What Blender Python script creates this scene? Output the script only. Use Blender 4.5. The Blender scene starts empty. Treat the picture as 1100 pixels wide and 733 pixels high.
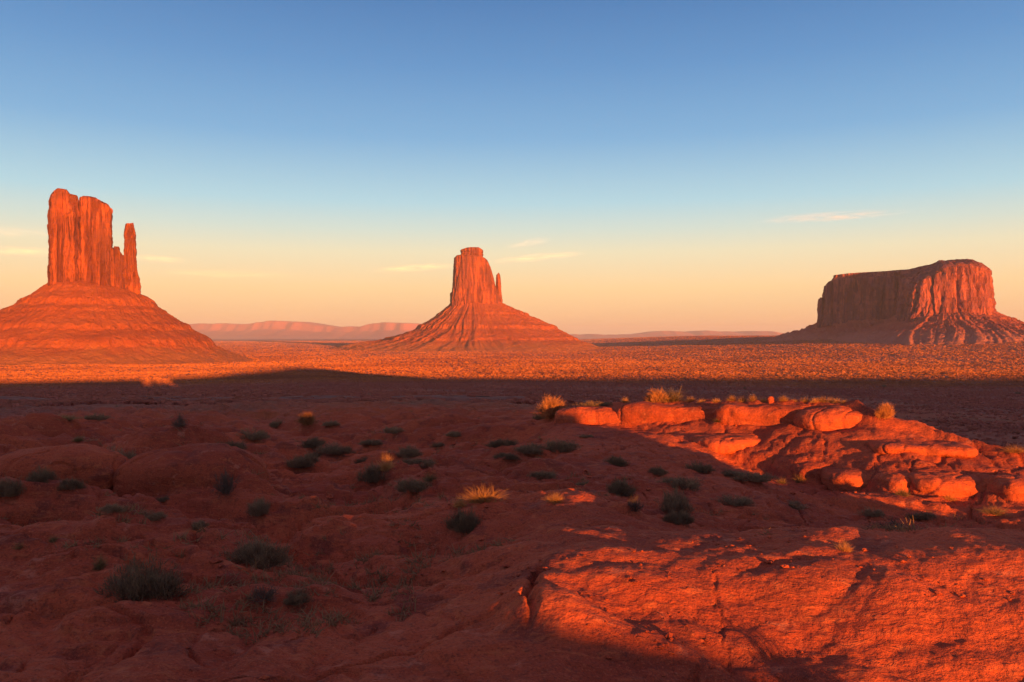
import bpy, math, random
import numpy as np

# ------------------------------------------------------------------ camera, sky, sun, exposure
scene = bpy.context.scene
COL = scene.collection
R = math.radians
FPX = 1100 * 28.0 / 36.0            # focal length in photo pixels
CX, HY = 550.0, 362.0               # photo column of the view axis, photo row of the level line

cam_data = bpy.data.cameras.new('camera')
cam_data.lens = 28.0
cam_data.sensor_width = 36.0
cam_data.sensor_fit = 'HORIZONTAL'
cam_data.clip_start = 0.05
cam_data.clip_end = 120000.0
cam = bpy.data.objects.new('camera', cam_data)
COL.objects.link(cam)
cam.location = (0, 0, 0)
cam.rotation_euler = (R(90.0) - math.atan((366.5 - HY) / FPX), 0, 0)
scene.camera = cam

SUN_AZ = R(25.0)                    # light travels this much left of the view axis
SUN_EL = R(2.9)
TE = math.tan(SUN_EL)
world = bpy.data.worlds.new('World')
scene.world = world
world.use_nodes = True
wt = world.node_tree
wbg = wt.nodes['Background']
sky = wt.nodes.new('ShaderNodeTexSky')
sky.sky_type = 'NISHITA'
sky.sun_disc = False
sky.sun_elevation = SUN_EL
sky.sun_rotation = R(180.0) - SUN_AZ
sky.air_density = 1.0
sky.dust_density = 1.0
sky.ozone_density = 1.0
wtc = wt.nodes.new('ShaderNodeTexCoord')
wsep = wt.nodes.new('ShaderNodeSeparateXYZ')
wt.links.new(wtc.outputs['Generated'], wsep.inputs[0])
wr = wt.nodes.new('ShaderNodeValToRGB')   # colour of the evening air by elevation (sine of it)
SKY = [(0.00, (0.322, 0.178, 0.092)), (0.022, (0.350, 0.205, 0.102)), (0.060, (0.368, 0.251, 0.126)), (0.105, (0.312, 0.280, 0.190)),
       (0.132, (0.235, 0.270, 0.238)), (0.165, (0.158, 0.245, 0.276)), (0.24, (0.073, 0.158, 0.252)), (0.32, (0.040, 0.108, 0.212)), (0.39, (0.023, 0.075, 0.172)),
       (0.48, (0.026, 0.062, 0.140)), (0.62, (0.076, 0.056, 0.090)), (1.0, (0.082, 0.059, 0.092))]
els = wr.color_ramp.elements
els[0].position, els[0].color = SKY[0][0], SKY[0][1] + (1,)
els[1].position, els[1].color = SKY[-1][0], SKY[-1][1] + (1,)
for p, c in SKY[1:-1]:
    e = els.new(p)
    e.color = c + (1,)
wt.links.new(wsep.outputs[2], wr.inputs[0])
wsc = wt.nodes.new('ShaderNodeVectorMath')
wsc.operation = 'SCALE'
wsc.inputs['Scale'].default_value = 10.0
wt.links.new(wr.outputs[0], wsc.inputs[0])
wmx = wt.nodes.new('ShaderNodeMix')
wmx.data_type = 'RGBA'
wmx.inputs[0].default_value = 0.95
wt.links.new(sky.outputs[0], wmx.inputs[6])
wt.links.new(wsc.outputs[0], wmx.inputs[7])
wt.links.new(wmx.outputs[2], wbg.inputs[0])
wbg.inputs[1].default_value = 0.10

sun_data = bpy.data.lights.new('sun', 'SUN')
sun_data.energy = 5.0
sun_data.color = (1.0, 0.340, 0.050)
sun_data.angle = R(0.5)
sun = bpy.data.objects.new('sun', sun_data)
COL.objects.link(sun)
sun.rotation_euler = (R(90.0) - SUN_EL, 0, SUN_AZ)   # -Z axis then points to (-sin a, cos a)
sun.location = (20, -40, 30)

scene.view_settings.view_transform = 'Standard'
scene.view_settings.look = 'None'
scene.view_settings.exposure = 1.54
scene.view_settings.gamma = 1.0
scene.view_settings.use_curve_mapping = False
scene.cycles.use_denoising = True
scene.cycles.denoising_prefilter = 'ACCURATE'
scene.cycles.max_bounces = 5
scene.cycles.diffuse_bounces = 3
scene.cycles.transparent_max_bounces = 16
scene.cycles.volume_bounces = 0

# ------------------------------------------------------------------ numpy noise
def _hash(ix, iy, iz, seed):
    h = (ix.astype(np.int64) * 374761393 + iy.astype(np.int64) * 668265263 + iz.astype(np.int64) * 2147483647 + seed * 1274126177) & 0xFFFFFFFF
    h = ((h ^ (h >> 13)) * 1103515245) & 0xFFFFFFFF
    h = ((h ^ (h >> 16)) * 2246822519) & 0xFFFFFFFF
    return h ^ (h >> 15)

_A = np.linspace(0, 2 * np.pi, 64, endpoint=False)
_G2 = np.stack([np.cos(_A), np.sin(_A)], 1)

def n2(x, y, seed=0):
    x = np.asarray(x, float); y = np.asarray(y, float)
    ix = np.floor(x); iy = np.floor(y)
    fx = x - ix; fy = y - iy
    ix = ix.astype(np.int64); iy = iy.astype(np.int64)
    u = fx * fx * fx * (fx * (fx * 6 - 15) + 10)
    v = fy * fy * fy * (fy * (fy * 6 - 15) + 10)
    z0 = np.zeros_like(ix)
    def g(a, b):
        k = _hash(ix + a, iy + b, z0, seed) & 63
        return _G2[k, 0] * (fx - a) + _G2[k, 1] * (fy - b)
    a = g(0, 0); b = g(1, 0); c = g(0, 1); d = g(1, 1)
    return 1.5 * ((a + u * (b - a)) + v * ((c + u * (d - c)) - (a + u * (b - a))))

_rg = np.random.RandomState(5)
_G3 = _rg.normal(size=(64, 3)); _G3 /= np.linalg.norm(_G3, axis=1)[:, None]

def n3(x, y, z, seed=0):
    x, y, z = np.broadcast_arrays(np.asarray(x, float), np.asarray(y, float), np.asarray(z, float))
    i = [np.floor(q) for q in (x, y, z)]
    f = [q - k for q, k in zip((x, y, z), i)]
    i = [k.astype(np.int64) for k in i]
    w = [q * q * q * (q * (q * 6 - 15) + 10) for q in f]
    def g(a, b, c):
        k = _hash(i[0] + a, i[1] + b, i[2] + c, seed) & 63
        return _G3[k, 0] * (f[0] - a) + _G3[k, 1] * (f[1] - b) + _G3[k, 2] * (f[2] - c)
    def lx(b, c):
        p = g(0, b, c); return p + w[0] * (g(1, b, c) - p)
    def ly(c):
        p = lx(0, c); return p + w[1] * (lx(1, c) - p)
    p = ly(0)
    return 1.5 * (p + w[2] * (ly(1) - p))

def fb2(x, y, oct=4, seed=0, gain=0.5):
    s = 0; a = 1.0; f = 1.0
    for k in range(oct):
        s = s + a * n2(x * f, y * f, seed + k * 17); a *= gain; f *= 2.03
    return s

def fb3(x, y, z, oct=4, seed=0, gain=0.5):
    s = 0; a = 1.0; f = 1.0
    for k in range(oct):
        s = s + a * n3(x * f, y * f, z * f, seed + k * 17); a *= gain; f *= 2.03
    return s

def sst(a, b, x):
    t = np.clip((x - a) / (b - a), 0, 1)
    return t * t * (3 - 2 * t)

def px_dir(px, py):
    return (px - CX) / FPX, (HY - py) / FPX

# ------------------------------------------------------------------ terrain height
LP = np.array([(0, -1.9), (3, -2.0), (5, -2.13), (7.5, -2.22), (10, -2.3), (13.5, -2.5), (17, -2.68), (22, -2.92), (30, -3.28), (40, -3.95), (60, -5.5), (80, -7.0),
               (120, -9.9), (250, -19), (450, -30), (660, -37), (1000, -41), (1500, -43), (2500, -44), (6000, -44), (40000, -44)])
RP = np.array([(0, -1.9), (3, -2.3), (5, -2.42), (6.5, -2.2), (8, -2.2), (10, -2.5), (12, -2.8), (14, -3.15), (17, -3.45), (20, -3.5), (24, -3.45), (28, -3.42), (32, -3.7), (40, -5.4), (60, -9.3),
               (100, -14.5), (200, -20.5), (450, -31), (660, -37), (1000, -41), (1500, -43), (2500, -44), (6000, -44), (40000, -44)])

def S_fun(u):      # crest of the unseen rim, shaped for its shade, told along the sun's rays
    return np.interp(u, [-1500, -300, -150, 1.85, 2.1, 2.75, 3.4, 3.75, 4.2, 4.8, 6.2, 6.9, 7.4, 8.2, 10.5, 11.0, 12.3, 12.9, 21, 23.5, 55, 87, 136, 178, 203, 217, 238, 300, 450, 600, 1000, 2000],
                     [5, 3.5, 2.5, 2.5, -1.62, -1.80, -1.95, -2.08, -2.26, -2.28, -2.12, -1.45, -0.8, 2.5, 2.5, -1.2, -1.25, -3.2, -3.2, 2.8, 3.5, 6.0, 10.0, 14.0, 12.5, 3.5, -1, -4, -7, -10.5, -18, -24])

def h_fun(x, y):
    x = np.asarray(x, float); y = np.asarray(y, float)
    d = np.hypot(x, y) + 1e-6
    dd = np.where(y > 0, np.sqrt(y * y + 0.35 * x * x), d)
    zl = np.interp(dd, LP[:, 0], LP[:, 1]); zr = np.interp(dd, RP[:, 0], RP[:, 1])
    t = sst(0.0, 0.36, x / np.maximum(d, 0.1)) * sst(-2, 4, y)
    z = zl + t * (zr - zl)
    ca, sa = math.cos(SUN_AZ), math.sin(SUN_AZ)
    s = -x * sa + y * ca; u = x * ca + y * sa
    # far plain rises towards the right-hand butte
    z = z + 49 * sst(150, 1250, x) * sst(900, 1950, y) * (1 - sst(5000, 12000, y))
    front = sst(0.5, 4.0, d)
    near = (1 - sst(60, 140, d))
    # large undulation
    lf = 1 + 0.5 * (1 - sst(-3, 1, x))
    z = z + near * front * lf * (0.30 * sst(7, 25, d) * n2(x / 9 + 3.1, y / 6 + 1.7, 3) + 0.18 * sst(4, 12, d) * n2(x / 3.1, y / 2.3, 4))
    # rounded slickrock pillows with creases between them
    wx = x + 0.5 * n2(x / 2.2, y / 2.2, 21); wy = y + 0.5 * n2(x / 2.2, y / 2.2, 22)
    pil = np.abs(n2(wx / 2.6 + 9, wy / 1.7 + 4, 31))
    pil2 = np.abs(n2(wx / 0.95, wy / 0.7, 32))
    z = z + near * front * (0.40 * lf * sst(6, 16, d) * (pil - 0.25) + 0.11 * lf * (pil2 - 0.25))
    gl = np.abs(n2(wx / 5.2 + 1.1, wy / 2.6 + 7.3, 33)); gl2 = np.abs(n2(wx / 2.4 + 4.4, wy / 1.25 + 2.1, 34))
    left = 1 - sst(1.0, 3.2, u)
    calm = 1 - np.maximum(0.9 * sst(-1.2, 0.2, x) * np.exp(-((y - 6.6) / 2.2) ** 4), 0.9 * np.exp(-(((x - 0.1) / 2.2) ** 2 + ((y - 10.1) / 1.6) ** 2) ** 2))
    z = z + near * front * calm * sst(5, 10, d) * (1 - sst(45, 75, d)) * ((0.25 + 0.45 * left) * np.minimum(gl, 0.45) * 1.1 - 0.10 - 0.24 * np.exp(-(gl / 0.10) ** 2) - 0.10 * np.exp(-(gl2 / 0.10) ** 2))
    # bedding: soft shelves
    q = z + 0.05 * n2(x / 1.3, y / 1.3, 41)
    st = 0.16
    k = np.floor(q / st); fr = q / st - k
    z = z + near * front * 0.55 * sst(5, 12, d) * ((k + sst(0.30, 0.70, fr)) * st - q)
    # the bright swell in the right foreground
    xm = sst(-1.0, 0.5, x + 0.12 * n2(y * 1.3, x, 51)) * (1 - sst(6.5, 10.5, x))
    crest = 6.55 + 0.14 * np.sin(x * 1.1) + 0.10 * x
    f = np.where(y < crest, np.exp(-((y - crest) / 1.15) ** 2), np.exp(-((y - crest) / 2.6) ** 2))
    z = z + xm * f * np.interp(x, [-1, 0, 2, 5, 9], [0.30, 0.33, 0.35, 0.37, 0.27])
    # a low swell in front of it (bottom of the picture)
    line = 6.03 - 0.53 * x + 0.08 * n2(x * 1.6, 4.4, 52)
    z = z + 0.10 * np.exp(-((y - line) / np.where(y < line, 0.45, 0.13)) ** 2) * sst(-0.3, 0.25, x) * (1 - sst(1.2, 1.7, x))
    # split in the swell
    cl = 0.13 + 0.07 * n2(y * 2.3, 3.3, 55) + 0.03 * n2(y * 11.0, 3.3, 57) + 0.12 * (y - 6.0)
    z = z - 0.09 * np.exp(-((x - cl) / 0.022) ** 2) * sst(5.5, 6.1, y) * (1 - sst(6.5, 6.7, y))
    z = z - 0.05 * sst(0.06, 0.0, np.abs(x - cl - 0.03)) * sst(5.4, 5.7, y) * (1 - sst(6.6, 6.9, y))
    cl2 = 1.55 + 0.06 * n2(y * 3.0, 8.3, 56) + 0.03 * n2(y * 15.0, 8.3, 58) + 0.10 * (y - 6.0)
    z = z - 0.014 * np.exp(-((x - cl2) / 0.010) ** 2) * sst(5.0, 5.3, y) * (1 - sst(6.5, 6.8, y))
    # outcrop on the right: a ramp of broken sandstone that rises away from the camera to a ledge
    xw = x + 0.35 * n2(x / 1.3, y / 1.3, 61) + 0.12 * n2(x / 0.4, y / 0.4, 69)
    xs_ = [1, 3.2, 4.6, 5.6, 6.3, 6.8, 8.1, 10.2, 12.5, 15]
    yf = np.interp(xw, xs_, [25.5, 24.2, 22.6, 21, 19.8, 18.9, 17.3, 15.8, 15, 15])
    zf = -yf * np.interp(xw, xs_, [.103, .112, .127, .152, .171, .182, .199, .209, .213, .225])
    xc_ = [1, 2.6, 4, 6, 7.5, 9.1, 10.4, 11.45, 13, 15]
    yc = np.interp(xw, xc_, [26.2, 25.6, 25.1, 23.6, 22.3, 20.9, 19.8, 17.8, 17, 16.5])
    zt = -yc * np.interp(xw, xc_, [.099, .087, .083, .0805, .0805, .082, .110, .148, .18, .22])
    zlow = -0.118 * y + 0.08 * n2(x / 2.1, y / 1.2, 58)
    z = z + 0.9 * np.maximum(0, zlow - z) * sst(0, 1.5, x) * (1 - sst(5, 6.5, x)) * sst(18.5, 22.5, y) * (1 - sst(26, 30, y))
    q = (y - yf) / (yc - yf)
    jx = x + 0.35 * n2(x / 1.5, y / 1.5, 64); jy = y + 0.45 * n2(x / 1.7, y / 1.7, 66)
    qs = q + 0.10 * n2(x / 1.1, y / 0.8, 60)
    prof = 0.20 * sst(-0.06, 0.14, qs) + 0.03 * sst(0.24, 0.38, qs) + 0.03 * sst(0.46, 0.62, qs) + 0.52 * np.clip(q, 0, 1) + 0.22 * sst(0.78, 0.94, q + 0.03 * n2(x / 0.8, 1.1, 59))
    zo = zf + (zt - zf) * prof - 0.30 * np.maximum(y - yc - 0.5, 0)
    ck_ = np.abs(n2(jx / 1.9 + 1.3, jy / 2.6 + 0.2, 63)); ck2_ = np.abs(n2(jx / 0.8, jy / 1.0, 65))
    zo = zo + 0.026 * fb2(x / 1.2, y / 0.9, 3, 67, 0.55) + 0.05 * (np.minimum(ck_, 0.3) - 0.2) - 0.06 * np.exp(-(ck_ / 0.018) ** 2) - 0.015 * np.exp(-(ck2_ / 0.03) ** 2)
    w_ = np.clip(0.5 + 0.5 * (zo - z) / 0.12, 0, 1)
    om = sst(0.6, 1.8, x) * (1 - sst(13.5, 16, x)) * sst(12, 14, y) * (1 - sst(36, 42, y))
    z = z + om * (w_ * (zo - z) + 0.12 * w_ * (1 - w_))
    z = z - 0.30 * np.exp(-((x - 9.2) / 3.0) ** 2 - ((y - 14.0) / 1.7) ** 2) * (1 - om * w_)
    z = z - 1.6 * sst(13.2, 20, x) * sst(12, 24, y) * near
    z = z + near * sst(6, 12, d) * (1 - sst(26, 45, d)) * 0.035 * fb2(x / 0.7, y / 0.5, 3, 68, 0.6) * (1 - om * w_)
    # shaded rounded boulder backs at left
    for bx, by, rx, ry, hh in ((-9.5, 17.2, 1.6, 0.9, 0.34), (-6.4, 16.6, 1.7, 0.9, 0.40), (-4.9, 12.4, 1.2, 0.9, 0.14), (-7.3, 11.2, 1.3, 0.7, 0.26), (-2.2, 9.4, 1.6, 0.8, 0.16), (-5.6, 8.6, 1.1, 0.7, 0.14), (-8.5, 22, 2.2, 1.2, 0.4), (-3.4, 20, 1.8, 1.0, 0.3), (-1.6, 15.5, 1.5, 0.8, 0.2)):
        z = z + hh * np.exp(-(((x - bx) / rx) ** 2 + ((y - by) / ry) ** 2) ** 1.5)
    z = z + 0.22 * np.exp(-(((x - 0.1) / 1.7) ** 2 + ((y - 10.1) / 0.9) ** 2) ** 1.5)
    z = z - 0.95 * np.exp(-((x - 14.5) / 4.5) ** 2 - ((y - 6.0) / 6.5) ** 2)
    z = z - 0.5 * np.exp(-((x + 8.4) / 4.5) ** 2 - ((y - 33) / 6.0) ** 2) - 0.85 * np.exp(-((x + 6.0) / 4.0) ** 2 - ((y - 21.5) / 4.0) ** 2) - 0.28 * np.exp(-((x + 3.9) / 1.6) ** 2 - ((y - 15.4) / 1.2) ** 2) - 0.30 * np.exp(-((x + 3.3) / 1.3) ** 2 - ((y - 12.6) / 1.1) ** 2) - 0.12 * np.exp(-((x + 0.6) / 0.9) ** 2 - ((y - 8.8) / 0.6) ** 2)
    z = z - 0.4 * np.exp(-((d - 46) / 13) ** 2) * (1 - sst(-4, 2, x)) * sst(-2, 4, y)
    # valley floor
    far = sst(90, 240, d)
    z = z + far * (2.4 * n2(x / 310, y / 420, 71) + 0.9 * n2(x / 70, y / 90, 72) + 0.30 * n2(x / 17, y / 21, 73))
    # hummocks of wind-blown sand round the desert plants
    hs = np.clip(d / 1200, 0.55, 4.0)
    z = z + sst(300, 650, d) * hs * (0.45 * n2(x / (15 * np.round(hs * 2) / 2), y / (11 * np.round(hs * 2) / 2), 75) + 0.5 * n2(x / 7.3, y / 6.1, 76) * (1 - sst(1800, 2600, d)))
    z = z + sst(40, 100, d) * (1 - sst(200, 400, d)) * 0.8 * n2(x / 23, y / 23, 74)
    # unseen rim behind the camera, its profile shaped to throw the long evening shade
    sr = -14 - 0.6 * np.maximum(u - 60, 0)
    zc = S_fun(u) - TE * sr + 0.05 * n2(u / 2.0, 1.5, 81) + 0.5 * n2(u / 30, 4.5, 82) * sst(40, 100, np.abs(u))
    sg = 4.0 + 0.06 * np.abs(u)
    g = np.exp(-((s - sr) / sg) ** 2)
    z = np.where(zc > z, z + (zc - z) * g, z)
    # joints and flaking edges
    nr = front * (1 - sst(16, 34, d)) * (1 - xm * sst(0.0, 0.35, f))
    cr = np.abs(n2(wx / 2.3 + 5.1, wy / 1.5 + 0.3, 85)); cr2 = np.abs(n2(wx / 1.0 + 2.2, wy / 0.8, 86))
    z = z - nr * (0.07 * np.exp(-(cr / 0.026) ** 2) + 0.03 * np.exp(-(cr2 / 0.035) ** 2))
    qq = z + 0.06 * n2(x / 0.7, y / 0.5, 87)
    sp = 0.07; kk = np.floor(qq / sp); rr = qq / sp - kk
    z = z + nr * sst(3.5, 7, d) * 0.6 * ((kk + sst(0.36, 0.64, rr)) * sp - qq)
    # small rock relief
    nf = front * (1 - sst(25, 60, d))
    z = z + nf * ((0.040 - 0.030 * xm * f) * fb2(x / 0.55, y / 0.42, 3, 91) + 0.010 * fb2(x / 0.12, y / 0.085, 2, 95) * (1 - sst(10, 22, d)))
    return z

def at_px(pts, tmin=4.0, tmax=900.0):
    """first hits of picture rays on the terrain"""
    ts = np.exp(np.linspace(math.log(tmin), math.log(tmax), 1400))
    P = np.array(pts, float)
    kx = (P[:, 0] - CX) / FPX; kz = (HY - P[:, 1]) / FPX
    X = kx[:, None] * ts[None]; Y = np.repeat(ts[None], len(P), 0); Z = kz[:, None] * ts[None]
    H = h_fun(X, Y)
    below = Z <= H
    idx = np.where(below.any(1), below.argmax(1), len(ts) - 1)
    r = np.arange(len(P))
    return np.stack([X[r, idx], Y[r, idx], H[r, idx]], 1)

# ------------------------------------------------------------------ object helpers
def new_mesh(name, verts, faces, mat=None, smooth=True, parent=None):
    me = bpy.data.meshes.new(name)
    verts = np.asarray(verts, np.float32)
    faces = [np.asarray(f, np.int32) for f in (faces if isinstance(faces, (list, tuple)) else [faces])]
    me.vertices.add(len(verts)); me.vertices.foreach_set('co', verts.ravel())
    nl = sum(f.size for f in faces); nf = sum(len(f) for f in faces)
    me.loops.add(nl); me.polygons.add(nf)
    me.loops.foreach_set('vertex_index', np.concatenate([f.ravel() for f in faces]))
    st = []; o = 0
    for f in faces:
        st.append(o + np.arange(len(f)) * f.shape[1]); o += f.size
    me.polygons.foreach_set('loop_start', np.concatenate(st).astype(np.int32))
    me.polygons.foreach_set('use_smooth', np.full(nf, smooth))
    me.update(calc_edges=True)
    me.validate()
    if mat: me.materials.append(mat)
    ob = bpy.data.objects.new(name, me)
    COL.objects.link(ob)
    if parent: ob.parent = parent
    return ob

def tag(o, label=None, cat=None, group=None, kind=None):
    if label: o['label'] = label
    if cat: o['category'] = cat
    if group: o['group'] = group
    if kind: o['kind'] = kind
    return o

def empty(name, loc, rz=0.0):
    o = bpy.data.objects.new(name, None)
    o.empty_display_size = 0.2
    COL.objects.link(o)
    o.location = loc; o.rotation_euler = (0, 0, rz)
    return o

def grid_faces(n, m, wrap=False):
    """n rows, m columns"""
    i = np.arange(n - 1)[:, None]; j = np.arange(m if wrap else m - 1)[None]
    a = i * m + j; b = i * m + (j + 1) % m
    return np.stack([a, b, b + m, a + m], -1).reshape(-1, 4)

# ------------------------------------------------------------------ materials
class NT:
    def __init__(self, name):
        self.m = bpy.data.materials.new(name); self.m.use_nodes = True
        self.t = self.m.node_tree; self.b = self.t.nodes['Principled BSDF']
        self.b.inputs['Roughness'].default_value = 0.95
        self.b.inputs['Specular IOR Level'].default_value = 0.15
        self.pos = self.t.nodes.new('ShaderNodeNewGeometry').outputs['Position']
    def L(self, a, b): self.t.links.new(a, b)
    def map(self, scale, src=None):
        n = self.t.nodes.new('ShaderNodeMapping'); n.inputs['Scale'].default_value = scale
        self.L(src or self.pos, n.inputs[0]); return n.outputs[0]
    def noise(self, scale, detail=4, rough=0.55, vec=None, dist=0.0):
        n = self.t.nodes.new('ShaderNodeTexNoise'); n.inputs['Scale'].default_value = scale
        n.inputs['Detail'].default_value = detail; n.inputs['Roughness'].default_value = rough; n.inputs['Distortion'].default_value = dist
        self.L(vec or self.pos, n.inputs['Vector']); return n.outputs[0]
    def voro(self, scale, vec=None, feature='DISTANCE_TO_EDGE'):
        n = self.t.nodes.new('ShaderNodeTexVoronoi'); n.feature = feature; n.inputs['Scale'].default_value = scale
        self.L(vec or self.pos, n.inputs['Vector']); return n.outputs['Distance']
    def rng(self, v, a, b, c=0.0, d=1.0):
        n = self.t.nodes.new('ShaderNodeMapRange'); n.interpolation_type = 'SMOOTHSTEP'
        for k, q in zip((1, 2, 3, 4), (a, b, c, d)): n.inputs[k].default_value = q
        self.L(v, n.inputs[0]); return n.outputs[0]
    def mix(self, f, a, b):
        n = self.t.nodes.new('ShaderNodeMix'); n.data_type = 'RGBA'
        for s, q in ((0, f), (6, a), (7, b)):
            if isinstance(q, (int, float)): n.inputs[s].default_value = q
            elif isinstance(q, tuple): n.inputs[s].default_value = q + (1,)
            else: self.L(q, n.inputs[s])
        return n.outputs[2]
    def math(self, op, a, b=0.0, c=0.0):
        n = self.t.nodes.new('ShaderNodeMath'); n.operation = op
        for k, q in enumerate((a, b, c)):
            if isinstance(q, (int, float)): n.inputs[k].default_value = q
            else: self.L(q, n.inputs[k])
        return n.outputs[0]
    def attr(self, name):
        n = self.t.nodes.new('ShaderNodeAttribute'); n.attribute_name = name; return n.outputs['Fac']
    def rand(self): return self.t.nodes.new('ShaderNodeObjectInfo').outputs['Random']
    def bump(self, hgt, dist, strength=1.0, normal=None):
        n = self.t.nodes.new('ShaderNodeBump'); n.inputs['Strength'].default_value = strength; n.inputs['Distance'].default_value = dist
        self.L(hgt, n.inputs['Height'])
        if normal: self.L(normal, n.inputs['Normal'])
        return n.outputs[0]
    def done(self, col, normal=None):
        if isinstance(col, tuple): self.b.inputs['Base Color'].default_value = col + (1,)
        else: self.L(col, self.b.inputs['Base Color'])
        if normal: self.L(normal, self.b.inputs['Normal'])
        return self.m

def rock_nodes(m, scale=1.0):
    """red slickrock: colour and bump"""
    big = m.noise(0.33 * scale, 3)
    mid = m.noise(1.9 * scale, 5, 0.62)
    fine = m.noise(14 * scale, 5, 0.65)
    c = m.mix(m.rng(big, 0.35, 0.65), (0.35, 0.068, 0.033), (0.51, 0.106, 0.044))
    c = m.mix(m.rng(mid, 0.53, 0.64, 0, 0.7), c, (0.20, 0.050, 0.034))
    bed = m.noise(1.0, 4, 0.6, m.map((0.7 * scale, 1.6 * scale, 9.0 * scale)))
    c = m.mix(m.rng(bed, 0.55, 0.72, 0, 0.40), c, (0.52, 0.140, 0.062))
    c = m.mix(m.rng(fine, 0.52, 0.70, 0, 0.65), c, (0.18, 0.050, 0.030))
    spots = m.noise(3.2 * scale, 6, 0.7, None, 0.4)
    c = m.mix(m.rng(spots, 0.58, 0.70, 0, 0.6), c, (0.58, 0.205, 0.120))
    grit = m.noise(48 * scale, 3, 0.7)
    c = m.mix(m.rng(grit, 0.54, 0.66, 0, 0.65), c, (0.15, 0.042, 0.030))
    c = m.mix(m.rng(grit, 0.44, 0.32, 0, 0.5), c, (0.62, 0.175, 0.085))
    flake = m.noise(5.5 * scale, 5, 0.7, m.map((0.6, 1.3, 2.0)), 0.8)
    c = m.mix(m.rng(flake, 0.54, 0.66, 0, 0.6), c, (0.56, 0.150, 0.060))
    n1 = m.bump(bed, 0.06 / scale, 0.5)
    n2_ = m.bump(flake, 0.05 / scale, 0.8, m.bump(mid, 0.10 / scale, 0.7, n1))
    crack = m.rng(m.voro(0.75 * scale, m.map((1, 1.5, 2.2), None)), 0.0, 0.035)
    warp = m.noise(26 * scale, 4, 0.7)
    n3_ = m.bump(fine, 0.035 / scale, 0.9, n2_)
    n4_ = m.bump(warp, 0.012 / scale, 0.9, n3_)
    return c, n4_

def make_ground_mat():
    m = NT('red_desert_ground')
    c, nrm = rock_nodes(m)
    v = m.attr('valley')
    a = m.noise(0.011, 4, 0.6, m.map((1, 0.45, 1)))
    b = m.noise(0.075, 5, 0.65, m.map((1, 0.6, 1)))
    f = m.noise(0.7, 4, 0.7)
    soil = m.mix(m.rng(a, 0.35, 0.66), (0.47, 0.122, 0.054), (0.33, 0.130, 0.088))
    soil = m.mix(m.rng(b, 0.48, 0.66, 0, 0.75), soil, (0.28, 0.120, 0.066))
    soil = m.mix(m.rng(f, 0.52, 0.72, 0, 0.6), soil, (0.19, 0.088, 0.050))
    col = m.mix(v, c, soil)
    h = m.math('ADD', m.math('MULTIPLY', f, 0.55), m.math('MULTIPLY', m.noise(0.16, 5, 0.7), 2.2))
    vb = m.bump(h, 2.2, 1.0)
    mixn = m.t.nodes.new('ShaderNodeMix'); mixn.data_type = 'VECTOR'
    m.L(v, mixn.inputs[0]); m.L(nrm, mixn.inputs[4]); m.L(vb, mixn.inputs[5])
    return m.done(col, mixn.outputs[1])

def make_rock_mat():
    m = NT('red_slickrock')
    c, n = rock_nodes(m, 1.25)
    return m.done(c, n)

def make_tower_mat(name, tint=(1, 1, 1)):
    m = NT(name)
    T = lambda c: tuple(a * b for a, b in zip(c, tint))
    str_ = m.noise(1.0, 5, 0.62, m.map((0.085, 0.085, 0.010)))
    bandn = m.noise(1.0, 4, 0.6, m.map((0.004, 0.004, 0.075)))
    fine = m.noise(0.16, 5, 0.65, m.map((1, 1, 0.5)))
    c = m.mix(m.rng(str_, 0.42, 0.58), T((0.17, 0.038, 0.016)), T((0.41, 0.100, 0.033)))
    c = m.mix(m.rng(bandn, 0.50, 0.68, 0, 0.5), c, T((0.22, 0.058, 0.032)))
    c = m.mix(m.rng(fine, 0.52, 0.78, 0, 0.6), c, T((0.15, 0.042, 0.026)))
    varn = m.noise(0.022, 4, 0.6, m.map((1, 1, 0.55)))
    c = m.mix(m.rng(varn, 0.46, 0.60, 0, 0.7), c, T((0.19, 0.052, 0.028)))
    h = m.math('ADD', m.math('MULTIPLY', str_, 5.0), m.math('MULTIPLY', fine, 2.2))
    n = m.bump(h, 3.2, 1.0)
    return m.done(c, n)

def make_talus_mat(name, tint=(1, 1, 1), zsoil=-36.0):
    m = NT(name)
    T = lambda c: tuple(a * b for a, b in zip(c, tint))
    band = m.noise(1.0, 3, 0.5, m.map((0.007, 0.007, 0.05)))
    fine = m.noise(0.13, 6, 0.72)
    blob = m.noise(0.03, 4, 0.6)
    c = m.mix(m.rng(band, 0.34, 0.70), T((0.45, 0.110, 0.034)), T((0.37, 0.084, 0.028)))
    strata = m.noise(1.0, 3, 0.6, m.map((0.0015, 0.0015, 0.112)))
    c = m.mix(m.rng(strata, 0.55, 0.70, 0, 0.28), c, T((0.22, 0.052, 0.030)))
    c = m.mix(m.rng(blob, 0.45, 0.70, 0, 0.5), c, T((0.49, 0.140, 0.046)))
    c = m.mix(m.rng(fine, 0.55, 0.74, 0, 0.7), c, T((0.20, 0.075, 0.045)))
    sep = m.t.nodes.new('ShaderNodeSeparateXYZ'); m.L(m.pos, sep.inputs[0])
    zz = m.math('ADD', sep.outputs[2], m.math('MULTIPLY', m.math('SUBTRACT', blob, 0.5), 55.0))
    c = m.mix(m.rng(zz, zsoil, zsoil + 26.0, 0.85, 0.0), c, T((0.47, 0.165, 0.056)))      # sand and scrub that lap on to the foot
    h = m.math('ADD', m.math('MULTIPLY', fine, 3.0), m.math('MULTIPLY', band, 2.0))
    n = m.bump(h, 3.0, 1.0)
    return m.done(c, n)

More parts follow.
